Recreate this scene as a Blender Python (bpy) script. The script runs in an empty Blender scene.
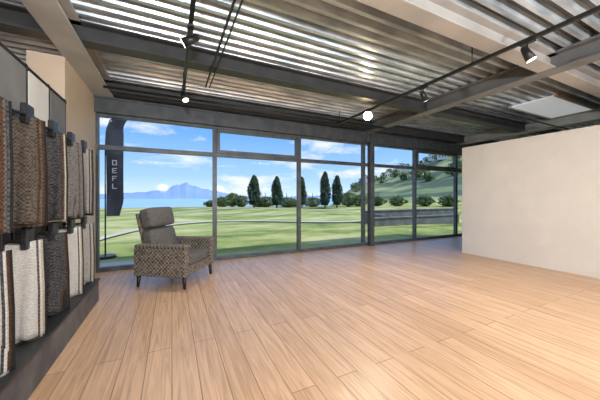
import bpy, bmesh, math, random
from mathutils import Vector, Matrix
random.seed(7)
S=bpy.context.scene
COL=S.collection
S.view_settings.view_transform='Standard'

# ------------------------------------------------------------ materials
def mat(name,col,rough=.6,metal=0,emis=None,estr=0,spec=.5):
    m=bpy.data.materials.new(name); m.use_nodes=True
    b=m.node_tree.nodes['Principled BSDF']
    b.inputs['Base Color'].default_value=(*col,1)
    b.inputs['Roughness'].default_value=rough
    b.inputs['Metallic'].default_value=metal
    b.inputs['Specular IOR Level'].default_value=spec
    if emis:
        b.inputs['Emission Color'].default_value=(*emis,1)
        b.inputs['Emission Strength'].default_value=estr
    return m
def noisy(name,c1,c2,scale=5,rough=.6,metal=0,bump=0,stretch=(1,1,1),detail=4,lo=.35,hi=.65,spec=.5):
    m=mat(name,c1,rough,metal,spec=spec); nt=m.node_tree; N=nt.nodes; L=nt.links
    b=N['Principled BSDF']
    tc=N.new('ShaderNodeTexCoord'); mp=N.new('ShaderNodeMapping'); mp.inputs['Scale'].default_value=stretch
    nz=N.new('ShaderNodeTexNoise'); nz.inputs['Scale'].default_value=scale; nz.inputs['Detail'].default_value=detail
    r=N.new('ShaderNodeValToRGB')
    r.color_ramp.elements[0].position=lo; r.color_ramp.elements[0].color=(*c1,1)
    r.color_ramp.elements[1].position=hi; r.color_ramp.elements[1].color=(*c2,1)
    L.new(tc.outputs['Object'],mp.inputs[0]); L.new(mp.outputs[0],nz.inputs['Vector'])
    L.new(nz.outputs['Fac'],r.inputs[0]); L.new(r.outputs[0],b.inputs['Base Color'])
    if bump:
        bp=N.new('ShaderNodeBump'); bp.inputs['Strength'].default_value=bump; bp.inputs['Distance'].default_value=.01
        L.new(nz.outputs['Fac'],bp.inputs['Height']); L.new(bp.outputs[0],b.inputs['Normal'])
    return m
def floor_mat():
    m=mat('oak_planks',(.7,.45,.27),.3); nt=m.node_tree;N=nt.nodes;L=nt.links;b=N['Principled BSDF']
    tc=N.new('ShaderNodeTexCoord'); sep=N.new('ShaderNodeSeparateXYZ'); cb=N.new('ShaderNodeCombineXYZ')
    L.new(tc.outputs['Object'],sep.inputs[0]); L.new(sep.outputs['Y'],cb.inputs['X']); L.new(sep.outputs['X'],cb.inputs['Y'])
    br=N.new('ShaderNodeTexBrick'); br.offset=.37; br.offset_frequency=2
    br.inputs['Scale'].default_value=1; br.inputs['Brick Width'].default_value=2.7; br.inputs['Row Height'].default_value=.19
    br.inputs['Mortar Size'].default_value=.003; br.inputs['Mortar Smooth'].default_value=.2; br.inputs['Bias'].default_value=0
    br.inputs['Color1'].default_value=(.70,.455,.285,1); br.inputs['Color2'].default_value=(.60,.375,.22,1)
    br.inputs['Mortar'].default_value=(.22,.12,.06,1)
    L.new(cb.outputs[0],br.inputs['Vector'])
    mp=N.new('ShaderNodeMapping'); mp.inputs['Scale'].default_value=(1.0,18,1)
    L.new(cb.outputs[0],mp.inputs[0])
    nz=N.new('ShaderNodeTexNoise'); nz.inputs['Scale'].default_value=1.6; nz.inputs['Detail'].default_value=7; nz.inputs['Distortion'].default_value=1.3
    L.new(mp.outputs[0],nz.inputs['Vector'])
    r=N.new('ShaderNodeValToRGB'); r.color_ramp.elements[0].position=.3; r.color_ramp.elements[0].color=(.72,.68,.64,1)
    r.color_ramp.elements[1].position=.62; r.color_ramp.elements[1].color=(1.05,1.05,1.05,1)
    L.new(nz.outputs['Fac'],r.inputs[0])
    mx=N.new('ShaderNodeMix'); mx.data_type='RGBA'; mx.blend_type='MULTIPLY'; mx.inputs['Factor'].default_value=1
    L.new(br.outputs['Color'],mx.inputs['A']); L.new(r.outputs[0],mx.inputs['B']); L.new(mx.outputs['Result'],b.inputs['Base Color'])
    b.inputs['Roughness'].default_value=.36
    bp=N.new('ShaderNodeBump'); bp.inputs['Strength'].default_value=.25; bp.inputs['Distance'].default_value=.002; bp.invert=True
    L.new(br.outputs['Fac'],bp.inputs['Height']); L.new(bp.outputs[0],b.inputs['Normal'])
    return m
def weave(name,c1,c2,scale=70,rough=.9,nsc=1.2):
    m=mat(name,c1,rough,spec=.2); nt=m.node_tree;N=nt.nodes;L=nt.links;b=N['Principled BSDF']
    tc=N.new('ShaderNodeTexCoord'); ck=N.new('ShaderNodeTexChecker'); ck.inputs['Scale'].default_value=scale
    nz=N.new('ShaderNodeTexNoise'); nz.inputs['Scale'].default_value=scale*nsc
    ck.inputs['Color1'].default_value=(*c1,1); ck.inputs['Color2'].default_value=(*c2,1)
    L.new(tc.outputs['Object'],ck.inputs['Vector']); L.new(tc.outputs['Object'],nz.inputs['Vector'])
    r=N.new('ShaderNodeValToRGB'); r.color_ramp.elements[0].position=.4; r.color_ramp.elements[0].color=(*c1,1)
    r.color_ramp.elements[1].position=.6; r.color_ramp.elements[1].color=(*c2,1)
    L.new(nz.outputs['Fac'],r.inputs[0])
    mx=N.new('ShaderNodeMix'); mx.data_type='RGBA'; mx.inputs['Factor'].default_value=.5
    L.new(ck.outputs['Color'],mx.inputs['A']); L.new(r.outputs[0],mx.inputs['B']); L.new(mx.outputs['Result'],b.inputs['Base Color'])
    bp=N.new('ShaderNodeBump'); bp.inputs['Strength'].default_value=.4; bp.inputs['Distance'].default_value=.004
    L.new(ck.outputs['Fac'],bp.inputs['Height']); L.new(bp.outputs[0],b.inputs['Normal'])
    return m
def glass_mat():
    m=bpy.data.materials.new('window_glass'); m.use_nodes=True; nt=m.node_tree; N=nt.nodes; L=nt.links
    N.clear(); o=N.new('ShaderNodeOutputMaterial'); t=N.new('ShaderNodeBsdfTransparent'); g=N.new('ShaderNodeBsdfGlossy')
    g.inputs['Roughness'].default_value=0.05; g.inputs['Color'].default_value=(.9,.95,1,1); t.inputs['Color'].default_value=(.97,.985,.985,1)
    mx=N.new('ShaderNodeMixShader'); mx.inputs[0].default_value=.006
    L.new(t.outputs[0],mx.inputs[1]); L.new(g.outputs[0],mx.inputs[2]); L.new(mx.outputs[0],o.inputs[0])
    return m

M_floor=floor_mat()
M_wall=noisy('plaster_cream',(.70,.65,.59),(.74,.69,.63),3,.8)
M_beige=noisy('beige_panel',(.60,.47,.35),(.64,.51,.39),3,.7)
M_deck=noisy('galvanised_deck',(.36,.43,.49),(.78,.86,.92),2.6,.28,.5,stretch=(.6,3,1))
M_flute_shade=noisy('galvanised_deck_flute_shade',(.035,.042,.05),(.16,.185,.205),3,.38,.4,stretch=(.4,1,1))  # same galvanised deck, with the shade of the recesses put into the colour
M_roof=mat('roof_slab_grey',(.3,.3,.3),.9)
M_steelD=noisy('steel_dark',(.036,.037,.038),(.056,.056,.057),4,.5)
M_steelL=noisy('steel_cream_tone',(.36,.345,.32),(.44,.415,.39),3,.5)  # beams' lighter and darker tones put uneven lighting into the colour
M_steelM=noisy('steel_mid_grey',(.14,.14,.14),(.19,.19,.185),3,.5)
M_frame=noisy('anodised_frame',(.07,.08,.09),(.11,.12,.13),6,.4,.3)
M_black=mat('black_metal',(.012,.012,.013),.4)
M_glass=glass_mat()
M_lamp=mat('lamp_lens_lit',(1,.9,.7),.4,emis=(1,.78,.45),estr=120)
M_lamp2=mat('lamp_lens_dim',(1,.9,.8),.4,emis=(1,.93,.82),estr=6)
M_panel=mat('skylight_diffuser',(.5,.5,.5),.4,emis=(.95,.97,1),estr=.3)
M_dark=noisy('dark_plinth_top',(.015,.015,.017),(.03,.03,.032),4,.5)
M_plinth=noisy('plinth_side_grey',(.065,.065,.07),(.13,.125,.125),5,.6)

# ------------------------------------------------------------ mesh helpers
class MB:
    def __init__(s,name,mats): s.bm=bmesh.new(); s.name=name; s.mats=mats
    def box(s,lo,hi,mi=0,bev=0,M=None,seg=2):
        lo=Vector(lo);hi=Vector(hi)
        t=bmesh.new(); bmesh.ops.create_cube(t,size=1)
        c=(lo+hi)/2; d=hi-lo
        for v in t.verts: v.co=Vector((v.co.x*d.x,v.co.y*d.y,v.co.z*d.z))+c
        if bev: bmesh.ops.bevel(t,geom=list(t.edges),offset=bev,segments=seg,affect='EDGES',profile=.5)
        t.verts.index_update()
        vs=[s.bm.verts.new(M@v.co if M is not None else v.co) for v in t.verts]
        for f in t.faces:
            nf=s.bm.faces.new([vs[v.index] for v in f.verts]); nf.material_index=mi
        t.free(); return vs
    def cone(s,p0,p1,r0,r1,mi=0,seg=16,caps=True):
        p0=Vector(p0);p1=Vector(p1);d=p1-p0
        q=Vector((0,0,1)).rotation_difference(d.normalized()).to_matrix().to_4x4()
        M=Matrix.Translation((p0+p1)/2)@q
        g=bmesh.ops.create_cone(s.bm,cap_ends=caps,segments=seg,radius1=r0,radius2=r1,depth=d.length,matrix=M)
        for v in g['verts']:
            for f in v.link_faces: f.material_index=mi; f.smooth=len(f.verts)==4
        return g['verts']
    def cushion(s,c,size,mi=0,M=None,p=5,puff=.12,n=10):
        h=[x/2 for x in size]; th=size.index(min(size)); oth=[i for i in range(3) if i!=th]
        D={}
        def V(a):
            k=tuple(round(x*1000) for x in a)
            if k in D: return D[k]
            a=Vector(a); nn=(abs(a.x)**p+abs(a.y)**p+abs(a.z)**p)**(1/p)
            q=a/nn
            kk=1+puff*(1-q[oth[0]]**2)*(1-q[oth[1]]**2)
            co=Vector((q.x*h[0],q.y*h[1],q.z*h[2])); co[th]*=kk; co+=Vector(c)
            D[k]=s.bm.verts.new(M@co if M is not None else co); return D[k]
        g=[-1+2*i/n for i in range(n+1)]
        for ax in range(3):
            for sg in (-1,1):
                for i in range(n):
                    for j in range(n):
                        ps=[]
                        for (u,v) in ((g[i],g[j]),(g[i+1],g[j]),(g[i+1],g[j+1]),(g[i],g[j+1])):
                            a=[0,0,0]; a[ax]=sg; a[(ax+1)%3]=u; a[(ax+2)%3]=v; ps.append(V(a))
                        f=s.bm.faces.new(ps); f.smooth=True; f.material_index=mi
    def quad(s,pts,mi=0,smooth=False):
        vs=[s.bm.verts.new(p) for p in pts]; f=s.bm.faces.new(vs); f.material_index=mi; f.smooth=smooth; return f
    def done(s,parent=None,M=None,recalc=True):
        if recalc: bmesh.ops.recalc_face_normals(s.bm,faces=s.bm.faces)
        me=bpy.data.meshes.new(s.name); s.bm.to_mesh(me); s.bm.free()
        for m in s.mats: me.materials.append(m)
        o=bpy.data.objects.new(s.name,me); COL.objects.link(o)
        if M is not None: o.matrix_world=M
        if parent: o.parent=parent
        return o
def empty(name,loc=(0,0,0),rz=0):
    e=bpy.data.objects.new(name,None); COL.objects.link(e); e.location=loc; e.rotation_euler=(0,0,rz); return e
def simple(name,lo,hi,m,bev=0):
    b=MB(name,[m]); b.box(lo,hi,0,bev); return b.done()

XL,XR,YB,YW=-4.0,11.0,-5.0,6.0
# ------------------------------------------------------------ shell
simple('floor',(XL,YB,-.12),(XR,YW+.12,0),M_floor)
simple('wall_back',(XL,YB-.15,0),(XR,YB,3.6),M_wall)
simple('wall_far_left',(XL-.15,YB,0),(XL,YW+.1,3.6),M_wall)
simple('wall_far_right',(XR,YB,0),(XR+.15,YW+.1,3.6),M_wall)
simple('wall_window_return',(XL,YW-.05,0),(-1.25,YW+.1,3.45),M_beige)
simple('wall_left',(-1.62,4.42,0),(-1.25,YW-.05,3.2),M_beige)
simple('wall_right',(6.5,-3.5,0),(6.72,4.18,2.60),M_wall)

# corrugated deck
b=MB('ceiling',[M_deck,M_flute_shade])
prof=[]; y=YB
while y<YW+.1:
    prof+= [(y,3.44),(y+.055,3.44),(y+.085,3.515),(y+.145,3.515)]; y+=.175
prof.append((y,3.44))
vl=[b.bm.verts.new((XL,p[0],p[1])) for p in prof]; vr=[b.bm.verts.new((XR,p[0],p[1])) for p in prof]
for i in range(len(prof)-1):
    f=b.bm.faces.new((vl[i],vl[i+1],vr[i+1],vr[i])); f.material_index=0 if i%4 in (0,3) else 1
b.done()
simple('roof',(XL-.15,YB-.15,3.6),(XR+.15,YW+.35,3.75),M_roof)
simple('trim_eaves',(XL,YW+.0,3.19),(XR,YW+.12,3.6),M_frame)

def ibeam(name,axis,pos,lo,hi,z0,z1,fw,m,tf=.022,tw=.02):
    b=MB(name,[m])
    def bx(a0,a1,zz0,zz1):
        if axis=='x': b.box((lo,pos+a0,zz0),(hi,pos+a1,zz1),0,.003,seg=1)
        else: b.box((pos+a0,lo,zz0),(pos+a1,hi,zz1),0,.003,seg=1)
    bx(-fw/2,fw/2,z0,z0+tf); bx(-fw/2,fw/2,z1-tf,z1); bx(-tw/2,tw/2,z0+tf,z1-tf)
    return b.done()
for yb_,mm in ((-4.2,M_steelD),(-2.15,M_steelD),(-.1,M_steelD),(1.9,M_steelL),(3.98,M_steelD),(5.72,M_steelD)):
    ibeam('ceiling_beam','x',yb_,XL,XR,3.21,3.44,.20,mm)
ibeam('ceiling_girder','y',-1.11,YB,YW,3.19,3.44,.30,M_steelL)
ibeam('ceiling_girder','y',4.98,YB,YW,3.19,3.44,.24,M_steelM)
ibeam('ceiling_girder','y',9.0,YB,YW,3.19,3.44,.24,M_steelL)
b=MB('skylight',[M_panel,M_steelL]); b.box((6.9,2.55,3.40),(8.75,3.3,3.43),0); b.box((6.85,2.5,3.38),(8.8,2.55,3.44),1); b.box((6.85,3.3,3.38),(8.8,3.35,3.44),1); b.done()

# conduits
b=MB('ceiling_conduit',[M_black])
b.cone((.55,-1,3.19),(.50,4.6,3.19),.014,.014,0,8)
b.cone((.62,-1,3.19),(.56,4.6,3.19),.010,.010,0,8)
b.cone((-1.0,5.25,3.17),(5.0,5.25,3.17),.022,.022,0,8)
b.cone((5.0,3.2,3.16),(XR,3.2,3.16),.016,.016,0,8)
b.done()
def track(name,x,y0,y1,z=3.12):
    b=MB(name,[M_black]); b.box((x-.02,y0,z-.02),(x+.02,y1,z+.02),0)
    for yy in (y0+.1,(y0+y1)/2,y1-.1): b.cone((x,yy,z),(x,yy,3.44),.008,.008,0,8)
    return b.done()
track('lighting_track',.17,-1,4.85); track('lighting_track',3.55,-1,5.3)
def spot(x,y,z,d,lit,energy=0,beam=None,R=.044):
    e=empty('track_spotlight',(x,y,z)); d=Vector(d).normalized()
    b=MB('housing',[M_black]); b.box((-.03,-.07,-.02),(.03,.07,.0),0,.004); b.cone((0,0,-.02),(0,0,-.09),.008,.008)
    p=Vector((0,0,-.13)); b.cone(p-d*.07,p+d*.08,.034,R+.006,0,20); b.cone(p-d*.09,p-d*.07,.02,.034,0,20); b.done(e)
    l=MB('lens',[M_lamp if lit else M_lamp2]); l.cone(p+d*.081,p+d*.086,R,R,0,20); l.done(e)
    if energy:
        li=bpy.data.lights.new('spot_beam','SPOT'); li.energy=energy; li.color=(1,.95,.88); li.spot_size=2.6; li.spot_blend=1; li.shadow_soft_size=.12
        o=bpy.data.objects.new('spot_beam',li); COL.objects.link(o); o.parent=e; o.location=p+d*.1
        o.rotation_euler=Vector(beam or d).to_track_quat('-Z','Y').to_euler()
spot(.17,4.55,3.10,(.3,-.4,-.9),False,80,(.1,-.1,-1))
spot(.17,2.9,3.10,(-.9,.3,-.5),False,30)
spot(3.50,4.15,3.12,(-3.5,-4.15,-1.7),True,190,(-.3,-.3,-1),.08)
spot(3.55,1.55,3.10,(.3,-.3,-.85),False,90,(0,0,-1))
spot(3.55,2.9,3.10,(.8,.2,-.6),False,100,(.6,.1,-1))

# ------------------------------------------------------------ windows
MU=[-1.19,.84,2.87,4.90,6.95,8.98,10.97]
Z0,ZT,ZH,ZTOP=0.0,2.30,2.91,3.19
for i in range(6):
    x0,x1=MU[i],MU[i+1]
    if i==0: x0-=.06
    b=MB('window_%d'%(i+1),[M_frame,M_glass])
    t=.042
    ya,yb_=YW-.04,YW+.06
    b.box((x0,ya,0),(x0+t,yb_,ZH),0,.003,seg=1); b.box((x1-t,ya,0),(x1,yb_,ZH),0,.003,seg=1)
    b.box((x0+t,ya,0),(x1-t,yb_,.08),0,.003,seg=1); b.box((x0+t,ya,ZH-.05),(x1-t,yb_,ZH),0,.003,seg=1)
    b.box((x0+t,ya,ZT-.042),(x1-t,yb_,ZT+.042),0,.003,seg=1)
    if i in (1,4):
        s=.06
        for (a,c,d,e_) in ((x0+t,x0+t+s,ZT+.03,ZH-.05),(x1-t-s,x1-t,ZT+.03,ZH-.05)): b.box((a,ya-.03,d),(c,yb_-.01,e_),0,.003,seg=1)
        b.box((x0+t+s,ya-.03,ZT+.03),(x1-t-s,yb_-.01,ZT+.04+s),0); b.box((x0+t+s,ya-.03,ZH-.05-s),(x1-t-s,yb_-.01,ZH-.05),0)
    b.quad([(x0+t,YW+.02,.07),(x1-t,YW+.02,.07),(x1-t,YW+.02,ZH-.05),(x0+t,YW+.02,ZH-.05)],1)
    b.done()
b=MB('trim_window_header',[M_frame]); b.box((-1.25,YW-.14,ZH),(XR,YW+.08,ZTOP),0,.006,seg=1); b.box((-1.25,YW-.18,ZTOP-.03),(XR,YW-.14,ZTOP),0); 
for k in range(6): b.box((MU[k]-.01,YW-.16,ZH+.0),(MU[k]+.01,YW-.14,ZTOP-.03),0)
b.done()
simple('steel_column',(5.02,YW-.17,0),(5.16,YW-.03,3.2),M_frame,.004)

# ------------------------------------------------------------ armchair
ac=empty('armchair',(.08,4.87,0),math.atan2(-.56,.83))
M_tweed=weave('tweed_weave',(.045,.037,.03),(.30,.265,.225),34,nsc=1.0)
M_cush=weave('cushion_grey_weave',(.06,.055,.052),(.20,.19,.18),44,nsc=1.0)
M_leg=mat('dark_wood_leg',(.02,.012,.008),.4)
b=MB('arms_and_base',[M_tweed])
for sgn in (-1,1):
    y0,y1=(-.46,-.34) if sgn<0 else (.34,.46)
    b.box((-.42,y0,.18),(.42,y1,.61),0,.012)
    b.box((-.40,y0-.015,.61),(.44,y1+.015,.66),0,.018,seg=3)
b.box((-.40,-.34,.18),(.40,.34,.32),0,.012)
b.box((-.42,-.34,.20),(-.34,.34,.62),0,.012)
b.done(ac)
b=MB('seat_cushion',[M_cush]); b.cushion((.07,0,.40),(.70,.66,.17),0,p=7); b.done(ac)
Mb=Matrix.Translation((-.24,0,.46))@Matrix.Rotation(math.radians(-14),4,'Y')
b=MB('backrest',[M_cush,M_tweed]); b.cushion((0,0,.20),(.17,.64,.42),0,M=Mb,p=8,puff=.3); b.cushion((.035,0,.59),(.19,.62,.32),0,M=Mb,p=8,puff=.3)
b.box((-.13,-.30,-.12),(-.075,.30,.70),1,.02,M=Mb); b.done(ac)
b=MB('legs',[M_leg])
for sx in (-1,1):
    for sy in (-1,1): b.cone((sx*.385,sy*.41,0),(sx*.375,sy*.40,.19),.018,.034,0,12)
b.done(ac)

# ------------------------------------------------------------ fabric display
simple('display_plinth',(-1.25,.3,0),(-.88,4.36,.27),M_plinth,.006)
b=MB('plinth_top',[M_dark]); b.box((-1.25,.3,.271),(-.865,4.37,.295),0,.004); o=b.done(); o.parent=bpy.data.objects['display_plinth']
rk=empty('fabric_display_rack')
M_board=noisy('sample_board_white',(.60,.59,.57),(.7,.69,.66),3,.7); M_board2=noisy('sample_board_grey',(.15,.15,.15),(.20,.20,.20),3,.7)
M_backp=noisy('rack_back_panel',(.06,.055,.05),(.10,.09,.08),3,.8)
b=MB('rack_frame',[M_black,M_board,M_board2,M_backp])
b.box((-1.50,.3,.3),(-1.27,4.41,2.5),3)
for k in range(9):
    yy=.34+k*.5
    if yy<4.4: b.box((-1.26,yy-.018,.30),(-1.22,yy+.018,2.62),0)
for z in (.95,1.14,2.02,2.10,2.60): b.box((-1.26,.32,z-.015),(-1.225,4.4,z+.015),0)
for k in range(8):
    y0=.34+k*.5
    b.box((-1.24,y0+.03,2.13),(-1.215,y0+.47,2.57),1 if k in (0,2,4,6) else 2)
rows=[(1.98,1.18),(1.05,.32)]
YS=[.50,.98,1.46,1.94,2.42,2.90,3.38,3.84]
for (zt,zb) in rows:
    for y0 in YS:
        b.box((-1.225,y0+.17,zt+.0),(-.96,y0+.185,zt+.02),0)
        for (xx,yy) in ((-.975,.23),(-1.07,.14),(-1.16,.05)):
            b.box((xx-.02,y0+yy-.035,zt-.06),(xx+.02,y0+yy+.085,zt+.09),0,.006,seg=1)
b.done(rk)
F={k:weave('fabric_'+k,c1,c2,sc,nsc=.8) for k,c1,c2,sc in (
 ('charcoal',(.018,.019,.022),(.11,.113,.12),70),('brown',(.04,.018,.01),(.12,.06,.035),80),('grey',(.09,.09,.09),(.27,.265,.26),70),
 ('white',(.46,.455,.44),(.66,.655,.64),90),('silver',(.26,.255,.245),(.46,.45,.43),80),('taupe',(.05,.04,.033),(.17,.145,.12),70),
 ('beige',(.33,.28,.22),(.50,.44,.36),80),('black',(.012,.012,.012),(.03,.03,.03),90))}
fk=list(F)
top_c=['grey','taupe','brown','taupe','taupe','charcoal','grey','silver']
bot_c=['white','grey','taupe','white','white','charcoal','white','silver']
back=['black','taupe','brown','grey','charcoal','beige']
for ri,(zt,zb) in enumerate(rows):
    for bi,y0 in enumerate(YS):
        main=(top_c,bot_c)[ri][bi]
        b=MB('fabric_bundle',[F[k] for k in fk])
        seq=[main,main,random.choice(['taupe','brown','charcoal']),main,random.choice(back),'black']
        ph=random.random()*6; ph2=random.random()*6
        for si,kk in enumerate(seq):
            ys=y0+.017*si; nx,nz=28,20
            w_in,w_out=-1.205,-.935+.008*si
            dz=-.006*si+random.uniform(-.012,.012)
            skew=random.uniform(-.02,.02); g=[]
            for iz in range(nz+1):
                t=iz/nz; row=[]
                for ix in range(nx+1):
                    s=ix/nx
                    z=zt+(zb+dz+skew*(s-.5)-zt)*t-.018*abs(math.sin(s*math.pi*2))*(1-t)**3
                    sp=.93+.07*min(1,t*2)
                    x=w_in+(w_out-w_in)*(.5+(s-.5)*sp)
                    amp=.012+.020*t
                    yy=ys+.28*(.5+(s-.5)*sp)+amp*math.sin(s*14+ph+t*.8)+.006*math.sin(s*27+ph2)*t
                    row.append(b.bm.verts.new((x,yy,z)))
                g.append(row)
            for iz in range(nz):
                for ix in range(nx):
                    f=b.bm.faces.new((g[iz][ix],g[iz][ix+1],g[iz+1][ix+1],g[iz+1][ix])); f.smooth=True; f.material_index=fk.index(kk)
        o=b.done(rk)
        sm=o.modifiers.new('thick','SOLIDIFY'); sm.thickness=.006

# ------------------------------------------------------------ outdoors
def sst(a,b_,x):
    t=max(0,min(1,(x-a)/(b_-a))); return t*t*(3-2*t)
def terr(bd,r):
    z=-.16-.75*sst(9,60,r)
    left=1-sst(30,36,bd)
    z-=left*24*sst(62,260,r)
    if 16<r<70: z+=.22*math.sin(math.radians(bd)*9+r*.12)*sst(16,26,r)*(1-sst(55,70,r))
    h=[(33,0),(35.5,12),(39.6,30),(44,42),(48.7,54),(55,72),(62,90),(75,100),(120,100)]
    H=0
    for (a0,h0),(a1,h1) in zip(h,h[1:]):
        if a0<=bd<=a1: H=h0+(h1-h0)*(bd-a0)/(a1-a0)
    if bd>120: H=100
    z+=H*(sst(50,520,r)) *(1+.06*math.sin(bd*.9+r*.01))
    return z
def pol(bd,r,dz=0):
    a=math.radians(bd); return Vector((r*math.sin(a),r*math.cos(a),terr(bd,r)+dz))
def grass_mat():
    m=mat('meadow',(.25,.35,.08),.95,spec=.1); nt=m.node_tree;N=nt.nodes;L=nt.links;b=N['Principled BSDF']
    g=N.new('ShaderNodeNewGeometry'); n1=N.new('ShaderNodeTexNoise'); n1.inputs['Scale'].default_value=.20; n1.inputs['Detail'].default_value=11; n1.inputs['Roughness'].default_value=.72
    mp=N.new('ShaderNodeMapping'); mp.inputs['Rotation'].default_value=(0,0,.4); mp.inputs['Scale'].default_value=(.6,1,1)
    L.new(g.outputs['Position'],mp.inputs[0]); L.new(mp.outputs[0],n1.inputs['Vector'])
    r=N.new('ShaderNodeValToRGB'); e=r.color_ramp.elements
    e[0].position=.38; e[0].color=(.10,.16,.045,1); e[1].position=.60; e[1].color=(.58,.55,.28,1)
    x=e.new(.49); x.color=(.33,.38,.12,1)
    L.new(n1.outputs['Fac'],r.inputs[0]); L.new(r.outputs[0],b.inputs['Base Color']); return m
def hill_mat():
    m=mat('hillside',(.2,.3,.1),.95,spec=.1); nt=m.node_tree;N=nt.nodes;L=nt.links;b=N['Principled BSDF']
    g=N.new('ShaderNodeNewGeometry'); n1=N.new('ShaderNodeTexNoise'); n1.inputs['Scale'].default_value=.03; n1.inputs['Detail'].default_value=9
    L.new(g.outputs['Position'],n1.inputs['Vector'])
    r=N.new('ShaderNodeValToRGB'); e=r.color_ramp.elements
    e[0].position=.42; e[0].color=(.09,.13,.09,1); e[1].position=.58; e[1].color=(.34,.37,.20,1)
    x=e.new(.49); x.color=(.20,.26,.13,1)
    L.new(n1.outputs['Fac'],r.inputs[0]); L.new(r.outputs[0],b.inputs['Base Color']); return m
M_grass=grass_mat(); M_hill=hill_mat()
b=MB('ground',[M_grass,M_hill])
RS=[5.5,7,8.5,10,12,15,18,21,24,27,30,34,38,43,48,54,60,66,72,90,110,140,180,220,270,330,400,460,520,600]
BS=[-85+i*2.0 for i in range(98)]
g=[[None]*len(BS) for _ in RS]
for i,r in enumerate(RS):
    for j,bd in enumerate(BS): 
        p=pol(bd,r)
        if i==0: p=Vector((p.x,p.y,-.16))
        g[i][j]=b.bm.verts.new(p)
for i in range(len(RS)-1):
    for j in range(len(BS)-1):
        f=b.bm.faces.new((g[i][j],g[i+1][j],g[i+1][j+1],g[i][j+1])); f.smooth=True; f.material_index=1 if RS[i]>=90 else 0
b.done()
M_lake=noisy('lake_water',(.30,.50,.70),(.36,.57,.76),.01,.7,spec=.1)
b=MB('lake',[M_lake]); b.quad([(-4000,150,-20),(3500,150,-20),(3500,4200,-20),(-4000,4200,-20)]); b.done()
M_mtn=noisy('hazy_mountain',(.23,.36,.56),(.28,.41,.61),.003,1,spec=0)  # blue aerial haze is put into the base colour
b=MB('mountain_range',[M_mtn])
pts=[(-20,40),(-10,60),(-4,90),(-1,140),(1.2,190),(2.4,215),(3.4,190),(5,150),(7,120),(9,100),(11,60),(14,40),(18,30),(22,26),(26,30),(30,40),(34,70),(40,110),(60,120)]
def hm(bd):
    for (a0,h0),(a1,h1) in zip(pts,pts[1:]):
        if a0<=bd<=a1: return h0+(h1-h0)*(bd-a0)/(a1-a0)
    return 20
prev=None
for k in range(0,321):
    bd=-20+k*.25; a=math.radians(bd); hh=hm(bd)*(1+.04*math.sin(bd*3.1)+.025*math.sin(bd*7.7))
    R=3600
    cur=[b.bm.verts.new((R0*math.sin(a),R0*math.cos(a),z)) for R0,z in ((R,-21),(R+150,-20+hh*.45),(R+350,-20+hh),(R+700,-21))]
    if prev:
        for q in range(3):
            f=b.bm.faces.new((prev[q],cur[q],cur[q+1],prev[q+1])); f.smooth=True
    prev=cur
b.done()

# path
M_path=noisy('gravel_path',(.50,.47,.40),(.60,.57,.5),2,.9)
b=MB('gravel_path',[M_path]); 
def ribbon(b,fn,n,w):
    prev=None
    for k in range(n):
        bd,r=fn(k/(n-1)); cur=[b.bm.verts.new(pol(bd,r-w,.06)),b.bm.verts.new(pol(bd,r+w,.06))]
        if prev: b.bm.faces.new((prev[0],cur[0],cur[1],prev[1]))
        prev=cur
ribbon(b,lambda t:(-12+52*t,11.5+9*t+3*math.sin(t*5)),50,.40)
ribbon(b,lambda t:(-10+46*t,34+14*math.sin(t*2.2)),60,.8)
b.done()
simple('terrace_paving',(-4,6.25,-.2),(1.0,7.4,-.13),M_path)

M_bark=noisy('bark',(.08,.05,.03),(.14,.10,.07),8,.9)
M_leafA=noisy('foliage_dark',(.02,.045,.028),(.055,.10,.045),.9,.9,spec=.1)
M_leafB=noisy('foliage_mid',(.05,.09,.03),(.14,.20,.07),.9,.9,spec=.1)
def tree(b,bd,r,h,w,shape='poplar',n=1500,ls=.22,origin=None):
    base=pol(bd,r,-.05)-(origin or Vector((0,0,0))); 
    th=h*.10 if shape=='poplar' else h*.06
    b.cone(base,base+Vector((0,0,h*.75)),w*.07,w*.02,0,8)
    for _ in range(n):
        t=random.random()
        if shape=='poplar': prof=(math.sin(math.pi*min(1,(t*.9+.1))**.85))**.6
        else: prof=math.sqrt(max(0,1-(2*t-1)**2))
        a=random.random()*6.283; rr=w/2*prof*(random.random()**.35)*(1+.18*math.sin(a*3+t*9))
        c=base+Vector((rr*math.cos(a),rr*math.sin(a),th+(h-th)*t))
        u=Vector((random.gauss(0,1),random.gauss(0,1),random.gauss(0,1))).normalized(); v=u.orthogonal().normalized()
        s=ls*random.uniform(.6,1.3)
        b.quad([c-u*s,c+v*s*.6,c+u*s,c-v*s*.6],1)
    for k in range(6):
        z=th+k*(h-th)*.12; a=k*2.1; b.cone(base+Vector((0,0,z)),base+Vector((w*.3*math.cos(a),w*.3*math.sin(a),z+w*.4)),w*.02,w*.008,0,6)
def single(name,bd,r,h,w,m,shape,n,ls):
    b=MB(name,[M_bark,m]); o=pol(bd,r,-.05); tree(b,bd,r,h,w,shape,n,ls,o); b.done(M=Matrix.Translation(o),recalc=False)
for bd,r,h,w in ((15.95,58,7.0,2.6),(20.8,58,6.9,2.3),(31.2,56,7.8,2.2),(33.75,58,7.0,2.2),(26.2,60,7.0,1.9)):
    single('poplar_tree',bd,r,h,w,M_leafA,'poplar',2200,.24)
b=MB('shrub_row',[M_bark,M_leafB])
for bd,r,h,w in ((9.5,63,2.2,4),(11.5,64,3.2,3.6),(13.3,63,2.6,3.6),(18.5,64,2.4,5),(17.2,65,1.8,5),(23,64,2.2,5),(24.8,65,1.6,4),(28.5,64,2.2,5),(36.2,62,3.2,4.5),(38.5,62,2.6,4.5),(42,64,2.2,4),(7.3,62,1.4,3),(46,66,2.2,4),(51,66,2.4,4),(55,66,2.4,4)):
    tree(b,bd,r,h,w,'round',900,.24)
b.done(recalc=False)
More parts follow.
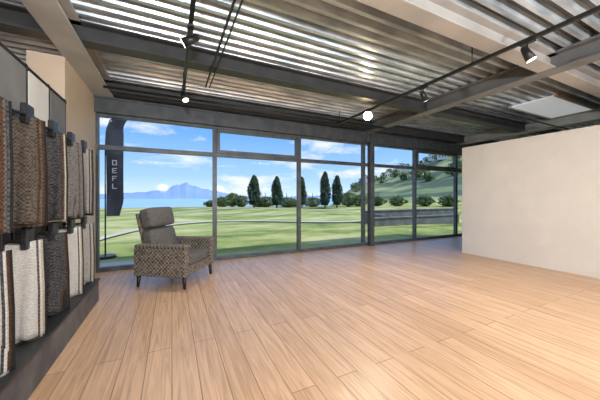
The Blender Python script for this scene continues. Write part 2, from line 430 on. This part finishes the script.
b=MB('hillside_wood',[M_bark,M_leafB])
for k in range(55):
    bd=random.uniform(36,62); r=random.uniform(180,480); tree(b,bd,r,random.uniform(4,8),random.uniform(6,12),'round',160,1.0)
b.done(recalc=False)

M_hw=noisy('house_render',(.7,.66,.58),(.8,.76,.68),1,.8); M_rf=noisy('house_roof_tiles',(.24,.15,.12),(.32,.2,.16),1,.8); M_winD=mat('house_window_dark',(.05,.06,.08),.3)
def house(name,bd,r,w,d,h,rz=0,wm=M_hw,rm=M_rf):
    b=MB(name,[wm,rm,M_winD]); b.box((-w/2,-d/2,-1),(w/2,d/2,h),0)
    e=.3; zz=h+w*.28
    for s in (-1,1):
        b.quad([(s*(w/2+e),-d/2-e,h-.15),(s*(w/2+e),d/2+e,h-.15),(0,d/2+e,zz),(0,-d/2-e,zz)],1)
    for yy in (-d/2,d/2):
        vs=[b.bm.verts.new(p) for p in ((-w/2,yy,h),(w/2,yy,h),(0,yy,zz-.1))]; b.bm.faces.new(vs)
    for k in (-.28,0,.28): b.box((k*w-.06*w,-d/2-.05,h*.35),(k*w+.06*w,-d/2+.02,h*.7),2)
    return b.done(M=Matrix.Translation(pol(bd,r))@Matrix.Rotation(rz-math.radians(bd),4,'Z'))
for bd,r in ((44,330),(46,350),(47.5,300),(52.5,340),(54,300),(56,330),(40.5,300)): house('house',bd,r,9,7,4.5,random.uniform(-.5,.5))

# low stepped retaining walls at the right
M_stone=noisy('grey_concrete',(.10,.105,.11),(.18,.185,.19),2,.85)
b=MB('retaining_wall',[M_stone,M_frame])
b.box((9.6,10.8,-.3),(16.5,11.1,.22),0,.02); b.box((9.55,10.75,.22),(16.6,11.15,.28),0,.01)
b.box((10.4,12.6,-.3),(19.0,12.9,.50),0,.02); b.box((10.35,12.55,.50),(19.1,12.95,.56),0,.01)
b.box((10.4,11.15,-.3),(10.7,12.6,.40),0,.02)
b.done()
# feather flag
M_flag=noisy('flag_navy',(.015,.02,.035),(.03,.035,.055),3,.8); M_fw=mat('flag_print_white',(.32,.33,.37),.8)
fe=empty('feather_flag',(-1.52,8.2,-.16))
b=MB('pole',[M_black]); pp=[(0,0,0),(0,0,2.6),(.02,0,3.2),(.10,0,3.5),(.28,0,3.62)]
for p,q in zip(pp,pp[1:]): b.cone(p,q,.018,.015,0,8)
b.cone((0,0,.0),(0,0,.06),.25,.22,0,24); b.done(fe)
b=MB('banner',[M_flag,M_fw]); n=24; prev=None
for k in range(n+1):
    t=k/n; z=1.05+2.55*t; w=.37*(1-max(0,(t-.82)/.18)**2*.35)*(1-.25*max(0,(.15-t)/.15)); x0=.02+.24*max(0,(t-.86)/.14)**2
    cur=[b.bm.verts.new((x0+w*s,.03*math.sin(t*6+s*2),z)) for s in (0,.33,.66,1)]
    if prev:
        for q in range(3): f=b.bm.faces.new((prev[q],prev[q+1],cur[q+1],cur[q])); f.smooth=True
    prev=cur
for z0,kind in ((1.75,'l'),(1.95,'r'),(2.15,'e'),(2.35,'o')):
    yy=-.045; a=.15; c=.25; hh=.13; w=.022
    b.box((a,yy,z0),(a+w,yy+.005,z0+hh),1)
    if kind in 'oer': b.box((a+w,yy,z0+hh-w),(c,yy+.005,z0+hh),1)
    if kind in 'oel': b.box((a+w,yy,z0),(c,yy+.005,z0+w),1)
    if kind in 'o': b.box((c-w,yy,z0+w),(c,yy+.005,z0+hh-w),1)
    if kind in 're': b.box((a+w,yy,z0+.055),(c-.02,yy+.005,z0+.055+w),1)
b.done(fe)

# ------------------------------------------------------------ light
w=bpy.data.worlds.new('sky'); S.world=w; w.use_nodes=True; nt=w.node_tree;N=nt.nodes;L=nt.links
bg=N['Background']; bg.inputs['Strength'].default_value=1.4
tc=N.new('ShaderNodeTexCoord'); sp=N.new('ShaderNodeSeparateXYZ'); L.new(tc.outputs['Generated'],sp.inputs[0])
r=N.new('ShaderNodeValToRGB'); e=r.color_ramp.elements
e[0].position=0; e[0].color=(.56,.70,.82,1); e[1].position=.5; e[1].color=(.13,.29,.68,1)
x=e.new(.07); x.color=(.33,.54,.82,1); x=e.new(.22); x.color=(.15,.36,.76,1)
L.new(sp.outputs['Z'],r.inputs[0])
mp=N.new('ShaderNodeMapping'); mp.inputs['Scale'].default_value=(1,1,3.2); mp.inputs['Location'].default_value=(.35,.2,.1); L.new(tc.outputs['Generated'],mp.inputs[0])
nz=N.new('ShaderNodeTexNoise'); nz.inputs['Scale'].default_value=4.2; nz.inputs['Detail'].default_value=9; nz.inputs['Roughness'].default_value=.58; L.new(mp.outputs[0],nz.inputs['Vector'])
cr=N.new('ShaderNodeValToRGB'); cr.color_ramp.elements[0].position=.52; cr.color_ramp.elements[0].color=(0,0,0,1); cr.color_ramp.elements[1].position=.64; cr.color_ramp.elements[1].color=(.9,.9,.9,1)
L.new(nz.outputs['Fac'],cr.inputs[0])
mx=N.new('ShaderNodeMix'); mx.data_type='RGBA'; L.new(cr.outputs[0],mx.inputs['Factor']); L.new(r.outputs[0],mx.inputs['A']); mx.inputs['B'].default_value=(.72,.74,.77,1)
L.new(mx.outputs['Result'],bg.inputs['Color'])
su=bpy.data.lights.new('sun','SUN'); su.energy=3.6; su.angle=.01; su.color=(1,.95,.86)
so=bpy.data.objects.new('sun',su); COL.objects.link(so); so.rotation_euler=Vector((-.5,.35,-.75)).to_track_quat('-Z','Y').to_euler()
# unseen fill panels added behind the viewpoint to brighten the room
def fill_panel(x,y,sx,sy,en,col=(1,.99,.97),z=3.14):
    e=empty('added_fill_panel',(x,y,z)); b=MB('housing',[M_steelL]); b.box((-sx/2-.03,-sy/2-.03,.01),(sx/2+.03,sy/2+.03,.06)); b.done(e)
    li=bpy.data.lights.new('fill_light','AREA'); li.shape='RECTANGLE'; li.size=sx; li.size_y=sy; li.energy=en; li.color=col
    o=bpy.data.objects.new('fill_light',li); COL.objects.link(o); o.parent=e
for x,y,en in ((1.0,-1.3,135),(4.4,-1.3,85),(2.6,-3.4,100),(-.2,-3.4,120)): fill_panel(x,y,1.5,.9,en)
# unseen uplights on stands, added behind the viewpoint to brighten the ceiling
for x,y,en in ((-.4,-2.9,320),(2.4,-3.0,210),(5.0,-3.0,80)):
    e=empty('added_uplighter',(x,y,0)); b=MB('stand_and_bowl',[M_black,M_steelL])
    b.cone((0,0,0),(0,0,.03),.15,.14,0,24); b.cone((0,0,.03),(0,0,1.70),.012,.012,0,10); b.cone((0,0,1.70),(0,0,1.80),.04,.19,1,24,caps=False); b.done(e)
    li=bpy.data.lights.new('uplight','AREA'); li.shape='DISK'; li.size=.34; li.energy=en; li.color=(.88,.95,1)
    o=bpy.data.objects.new('uplight',li); COL.objects.link(o); o.parent=e; o.location=(0,0,1.82)
    o.rotation_euler=Vector((0,.9,1)).to_track_quat('-Z','Y').to_euler()

# ------------------------------------------------------------ camera
cd=bpy.data.cameras.new('camera'); cam=bpy.data.objects.new('camera',cd); COL.objects.link(cam); S.camera=cam
cd.sensor_width=36; cd.lens=36*265/600; cd.clip_start=.05; cd.clip_end=20000
cd.shift_y=-3/600
cam.location=(0,0,1.38); cam.rotation_euler=(math.radians(90),0,-math.radians(25.8))
